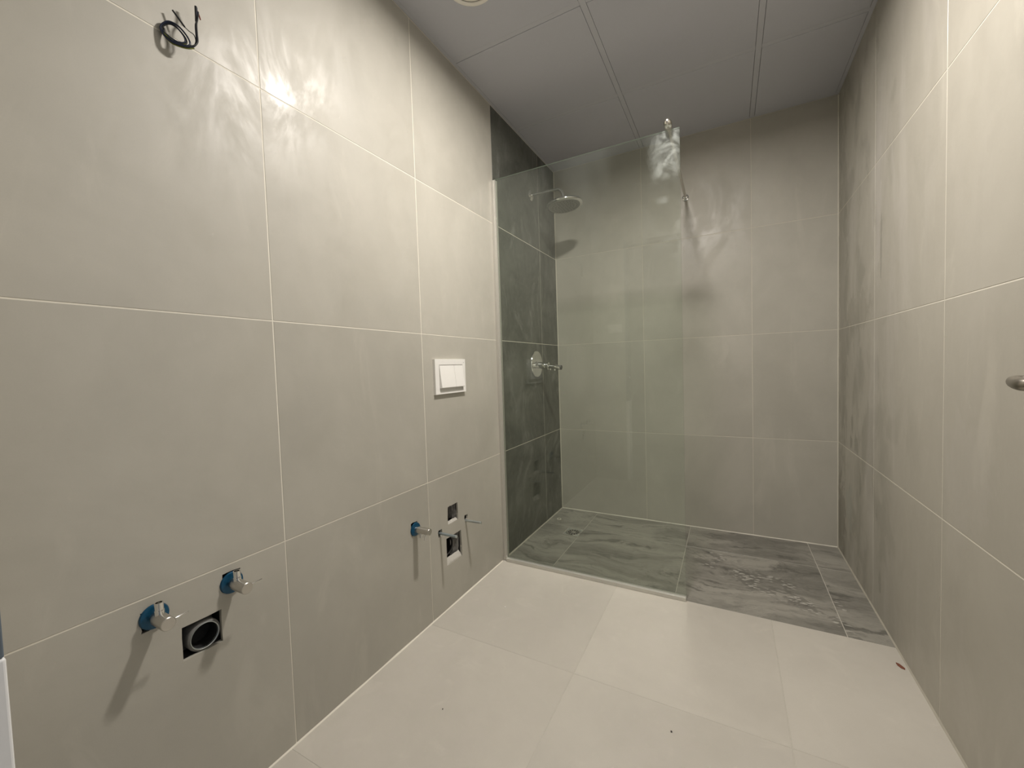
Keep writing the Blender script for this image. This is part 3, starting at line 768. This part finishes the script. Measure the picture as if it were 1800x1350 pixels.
def rod(label, y, z, x1, mat, dz):
    t = thing('threaded_rod', label, 'rod', (0, y, z), 'toilet fixing rods')
    bm = bmesh.new()
    pts = [Vector((-0.045 + (x1 + 0.045) * k / 44, y, z + dz * (k / 44))) for k in range(45)]
    tube(bm, pts, lambda q: 0.0058 if int(q * 44 + 0.5) % 2 else 0.0053, 14)
    link('rod', bm, mat, t, True, 60)
    bm = bmesh.new(); lathe(bm, (x1 - 0.001, y, z + dz), (1, 0, 0), [(0, 0), (0.0060, 0), (0.0060, 0.0035), (0.0050, 0.0045), (0, 0.0045)], 14); link('end_stub', bm, M_zinc, t, True)
    bm = bmesh.new(); lathe(bm, (-0.030, y, z), (1, 0, 0), [(0.0056, 0), (0.0095, 0), (0.0095, 0.008), (0.0056, 0.008)], 6); link('nut', bm, M_zinc_dull, t)
    return t
rod('dull blue-grey rod sticking out left of the lower pipe cut-out', 1.327, 0.346, 0.083, M_zinc_dull, 0.0)
rod('shiny pale rod sticking out right of the upper pipe cut-out', 1.5145, 0.3345, 0.081, M_zinc, 0.002)

# ------------------------------------------------------------------ loose cable coil high on the left wall
cb = thing('cable_coil', 'loose coil of dark electric wires poking out of the upper left wall', 'cable', (0, 0.457, 1.789))
main = [(-0.004, 0.457, 1.789), (0.0022, 0.4578, 1.7883), (0.0066, 0.4573, 1.7757), (0.0165, 0.4649, 1.7623), (0.0248, 0.4792, 1.7600), (0.0303, 0.4906, 1.7622), (0.0330, 0.4999, 1.7680), (0.0341, 0.5066, 1.7800), (0.0341, 0.5066, 1.7964), (0.0330, 0.5071, 1.8183), (0.0303, 0.5111, 1.8339), (0.0275, 0.5140, 1.8638)]
loop = [(0.0165, 0.4659, 1.7643), (0.0264, 0.4840, 1.7620), (0.0308, 0.4949, 1.7697), (0.0270, 0.4924, 1.7858), (0.0193, 0.4812, 1.8025), (0.0121, 0.4684, 1.8072), (0.0077, 0.4597, 1.8015), (0.0050, 0.4527, 1.7889), (0.0083, 0.4549, 1.7747), (0.0165, 0.4649, 1.7623), (0.0253, 0.4805, 1.7608), (0.0314, 0.4941, 1.7639)]
loop2 = [(0.0033, 0.4566, 1.7899), (0.0094, 0.4578, 1.7783), (0.0171, 0.4672, 1.7687), (0.0242, 0.4780, 1.7637), (0.0281, 0.4887, 1.7691), (0.0253, 0.4886, 1.7827), (0.0193, 0.4781, 1.7974), (0.0132, 0.4678, 1.8018), (0.0083, 0.4589, 1.7958), (0.0060, 0.4541, 1.7855), (0.0094, 0.4573, 1.7753), (0.0182, 0.4676, 1.7653), (0.0275, 0.4844, 1.7611)]
def off(p, a, b, c): return [(x + a, y + b, z + c) for x, y, z in p]
def strand(path, r, mat, lab):
    bm = bmesh.new(); tube(bm, spline(path, 7), r, 8)
    o = link('wire', bm, mat, cb, True); o['label'] = lab
strand(main, 0.0017, M_blue_ins, 'dark blue wire')
strand(off(main[:-1], 0.002, 0.001, 0.0022) + [(0.0281, 0.5163, 1.8560)], 0.0016, M_black_ins, 'black wire')
strand(off(main[:7], 0.0, 0.0015, -0.0026), 0.0014, M_yg_ins, 'yellow-green earth wire')
strand(loop, 0.0017, M_black_ins, 'black wire')
strand(off(loop, 0.002, -0.0012, -0.001), 0.0017, M_blue_ins, 'dark blue wire')
strand(loop2, 0.0016, M_black_ins, 'black wire')
strand(off(loop2, -0.001, -0.002, 0.002), 0.0016, M_blue_ins, 'dark blue wire')
strand(off(loop2[:5], 0.001, -0.001, -0.003), 0.0013, M_yg_ins, 'yellow-green earth wire')
strand([(0.0333, 0.5021, 1.7712), (0.0327, 0.5055, 1.7843), (0.0316, 0.5030, 1.7959), (0.0270, 0.4959, 1.8011), (0.0220, 0.4899, 1.8082)], 0.0009, M_black_ins, 'thin dark wire')
strand([(0.0223, 0.4903, 1.8079), (0.0182, 0.4818, 1.8210), (0.0138, 0.4730, 1.8345)], 0.0019, M_black_ins, 'stiff black wire end')
strand([(0.0300, 0.5105, 1.8307), (0.0281, 0.5117, 1.8468), (0.0272, 0.5124, 1.8657)], 0.0026, M_black_ins, 'black taped wire end')
strand([(0.0272, 0.5129, 1.8626), (0.0272, 0.5175, 1.8524), (0.0275, 0.5202, 1.8423)], 0.0014, M_red_ins, 'red-brown wire end')

# ------------------------------------------------------------------ floor drain and pipe end in the shower floor
dr = thing('floor_drain', 'square shower floor drain with a round chrome grate in the far corner', 'drain', (0.217, 2.342, 0))
bm = slab(0.168, 0.267, 2.292, 2.394, 0.0003, 0.0030, TO_F, holes=[(0.1735, 0.2615, 2.2975, 2.3885)])
link('drain_frame', bm, M_alu, dr)
bm = bmesh.new(); box(bm, (0.1735, 2.2975, 0.0003), (0.2615, 2.3885, 0.0012)); link('drain_tray', bm, M_zinc, dr)
bm = bmesh.new(); lathe(bm, (0.2225, 2.337, 0.0012), (0, 0, 1), [(0.0, 0.0), (0.046, 0.0), (0.046, 0.003), (0.043, 0.0045), (0.040, 0.0035), (0.012, 0.0035), (0.010, 0.005), (0.0, 0.0055)], 48)
gr = link('grate', bm, M_chrome, dr, True, 30)
bm = bmesh.new()
for k in range(12):
    a = 2 * math.pi * k / 12
    c, s = math.cos(a), math.sin(a)
    q = [(0.016, -0.0028), (0.036, -0.0052), (0.036, 0.0052), (0.016, 0.0028)]
    bot = [bm.verts.new((0.2225 + r * c - w * s, 2.337 + r * s + w * c, 0.0040)) for r, w in q]; top = [bm.verts.new((p.co.x, p.co.y, 0.00495)) for p in bot]
    bm.faces.new(top); bm.faces.new(bot[::-1])
    for e in range(4): bm.faces.new((bot[e], bot[(e + 1) % 4], top[(e + 1) % 4], top[e]))
bmesh.ops.recalc_face_normals(bm, faces=bm.faces[:])
link('grate_slots', bm, M_pipe_black, gr)
pe = thing('floor_pipe_end', 'small round pipe opening in the shower floor beside the dark wall', 'pipe', (0.060, 2.510, 0))
bm = bmesh.new(); lathe(bm, (0.060, 2.510, 0.0003), (0, 0, 1), [(0.0155, 0), (0.0150, 0.004), (0.0115, 0.005), (0.0088, 0.0035), (0.0088, 0.0)], 28); link('rim', bm, M_silicone, pe, True, 60)
bm = bmesh.new(); lathe(bm, (0.060, 2.510, 0.0003), (0, 0, 1), [(0.0089, 0.0010), (0, 0.0010)], 24); link('bore', bm, M_pipe_black, pe)

# ------------------------------------------------------------------ ceiling lights
def ceiling_light(label, x, y, lit):
    t = thing('ceiling_light', label, 'ceiling light', (x, y, RH))
    bm = bmesh.new(); lathe(bm, (x, y, RH - 0.0008), (0, 0, 1), [(0.0915, 0.0), (0.0905, -0.0030), (0.0860, -0.0042), (0.0785, -0.0030), (0.0765, 0.0005)], 56); link('trim_ring', bm, M_ring, t, True, 40)
    dep = 0.005 if lit else 0.004
    bm = bmesh.new(); lathe(bm, (x, y, RH - 0.001), (0, 0, 1), [(0.0765, 0.0), (0.0745, dep + 0.001)], 48); link('reflector', bm, M_reflector if lit else M_lens_groove, t, True)
    bm = bmesh.new(); lathe(bm, (x, y, RH), (0, 0, 1), [(0.0740, dep), (0.0722, dep - 0.0058 if not lit else dep), (0.0, dep - 0.0075 if not lit else dep)], 48); link('lens', bm, M_lit if lit else M_lens, t, True)
    if lit:
        ld = bpy.data.lights.new('ceiling_lamp', 'AREA'); ld.shape = 'DISK'; ld.size = 0.14; ld.energy = LAMP_POWER; ld.color = LAMP_COLOR
        lo = bpy.data.objects.new('ceiling_lamp', ld); COL.objects.link(lo); lo.location = (0, 0, dep - 0.002); lo.parent = t
    return t
ceiling_light('round unlit white ceiling light near the left wall', 0.283, 1.262, False)
ceiling_light('lit round recessed ceiling light in the middle of the room', LAMP[0], LAMP[1], True)

# ------------------------------------------------------------------ light switch by the door (seen as a reflection)
sw = thing('light_switch', 'white twin light switch plate beside the door, reflected in the glass', 'light switch', (0.20, FY, 1.342))
bm = bmesh.new(); box(bm, (0.140, FY + 0.0004, 1.305), (0.260, FY + 0.009, 1.379), 0.002, 2); link('switch_plate', bm, M_white, sw)
for x in (0.150, 0.2025):
    bm = bmesh.new(); box(bm, (x, FY + 0.0085, 1.315), (x + 0.0475, FY + 0.0135, 1.369), 0.0015, 2); link('rocker', bm, M_white, sw)

# ------------------------------------------------------------------ scraps on the floor
bm = bmesh.new()
pts = [(-0.016, 0.000), (-0.010, 0.0055), (0.002, 0.0065), (0.011, 0.0035), (0.015, -0.001), (0.006, -0.0060), (-0.006, -0.0050)]
top = [bm.verts.new((x, y, 0.0012 + 0.0025 * abs(x) / 0.016)) for x, y in pts]; bot = [bm.verts.new((x, y, 0.0003)) for x, y in pts]
mid = bm.verts.new((0, 0, 0.0045))
for k in range(7): bm.faces.new((top[k], top[(k + 1) % 7], mid)); bm.faces.new((bot[k], bot[(k + 1) % 7], top[(k + 1) % 7], top[k]))
bm.faces.new(bot[::-1])
bmesh.ops.recalc_face_normals(bm, faces=bm.faces[:])
lf = link('scrap', bm, M_leaf); lf.location = (1.571, 1.743, 0.0); lf.rotation_euler = (0, 0, math.radians(-58))
tag(lf, 'small red-brown scrap on the floor by the right wall', 'scrap')
def crumb(label, x, y, r, mat):
    bm = bmesh.new(); bmesh.ops.create_icosphere(bm, subdivisions=1, radius=r)
    for v in bm.verts: v.co *= 1 + noise.noise(v.co * 900 + Vector((x * 50, 0, 0))) * 0.35; v.co.z *= 0.6
    zmin = min(v.co.z for v in bm.verts)
    for v in bm.verts: v.co.z -= zmin
    o = link('crumb', bm, mat); o.location = (x, y, 0.0002)
    return tag(o, label, 'crumb')
crumb('dark crumb on the beige floor toward the left wall', 0.299, 0.937, 0.0022, M_speck)
crumb('dark crumb on the beige floor in the middle of the foreground', 0.926, 1.159, 0.0028, M_speck)
crumb('pale crumb on the beige floor before the glass screen', 0.218, 1.476, 0.0036, M_speck_pale)
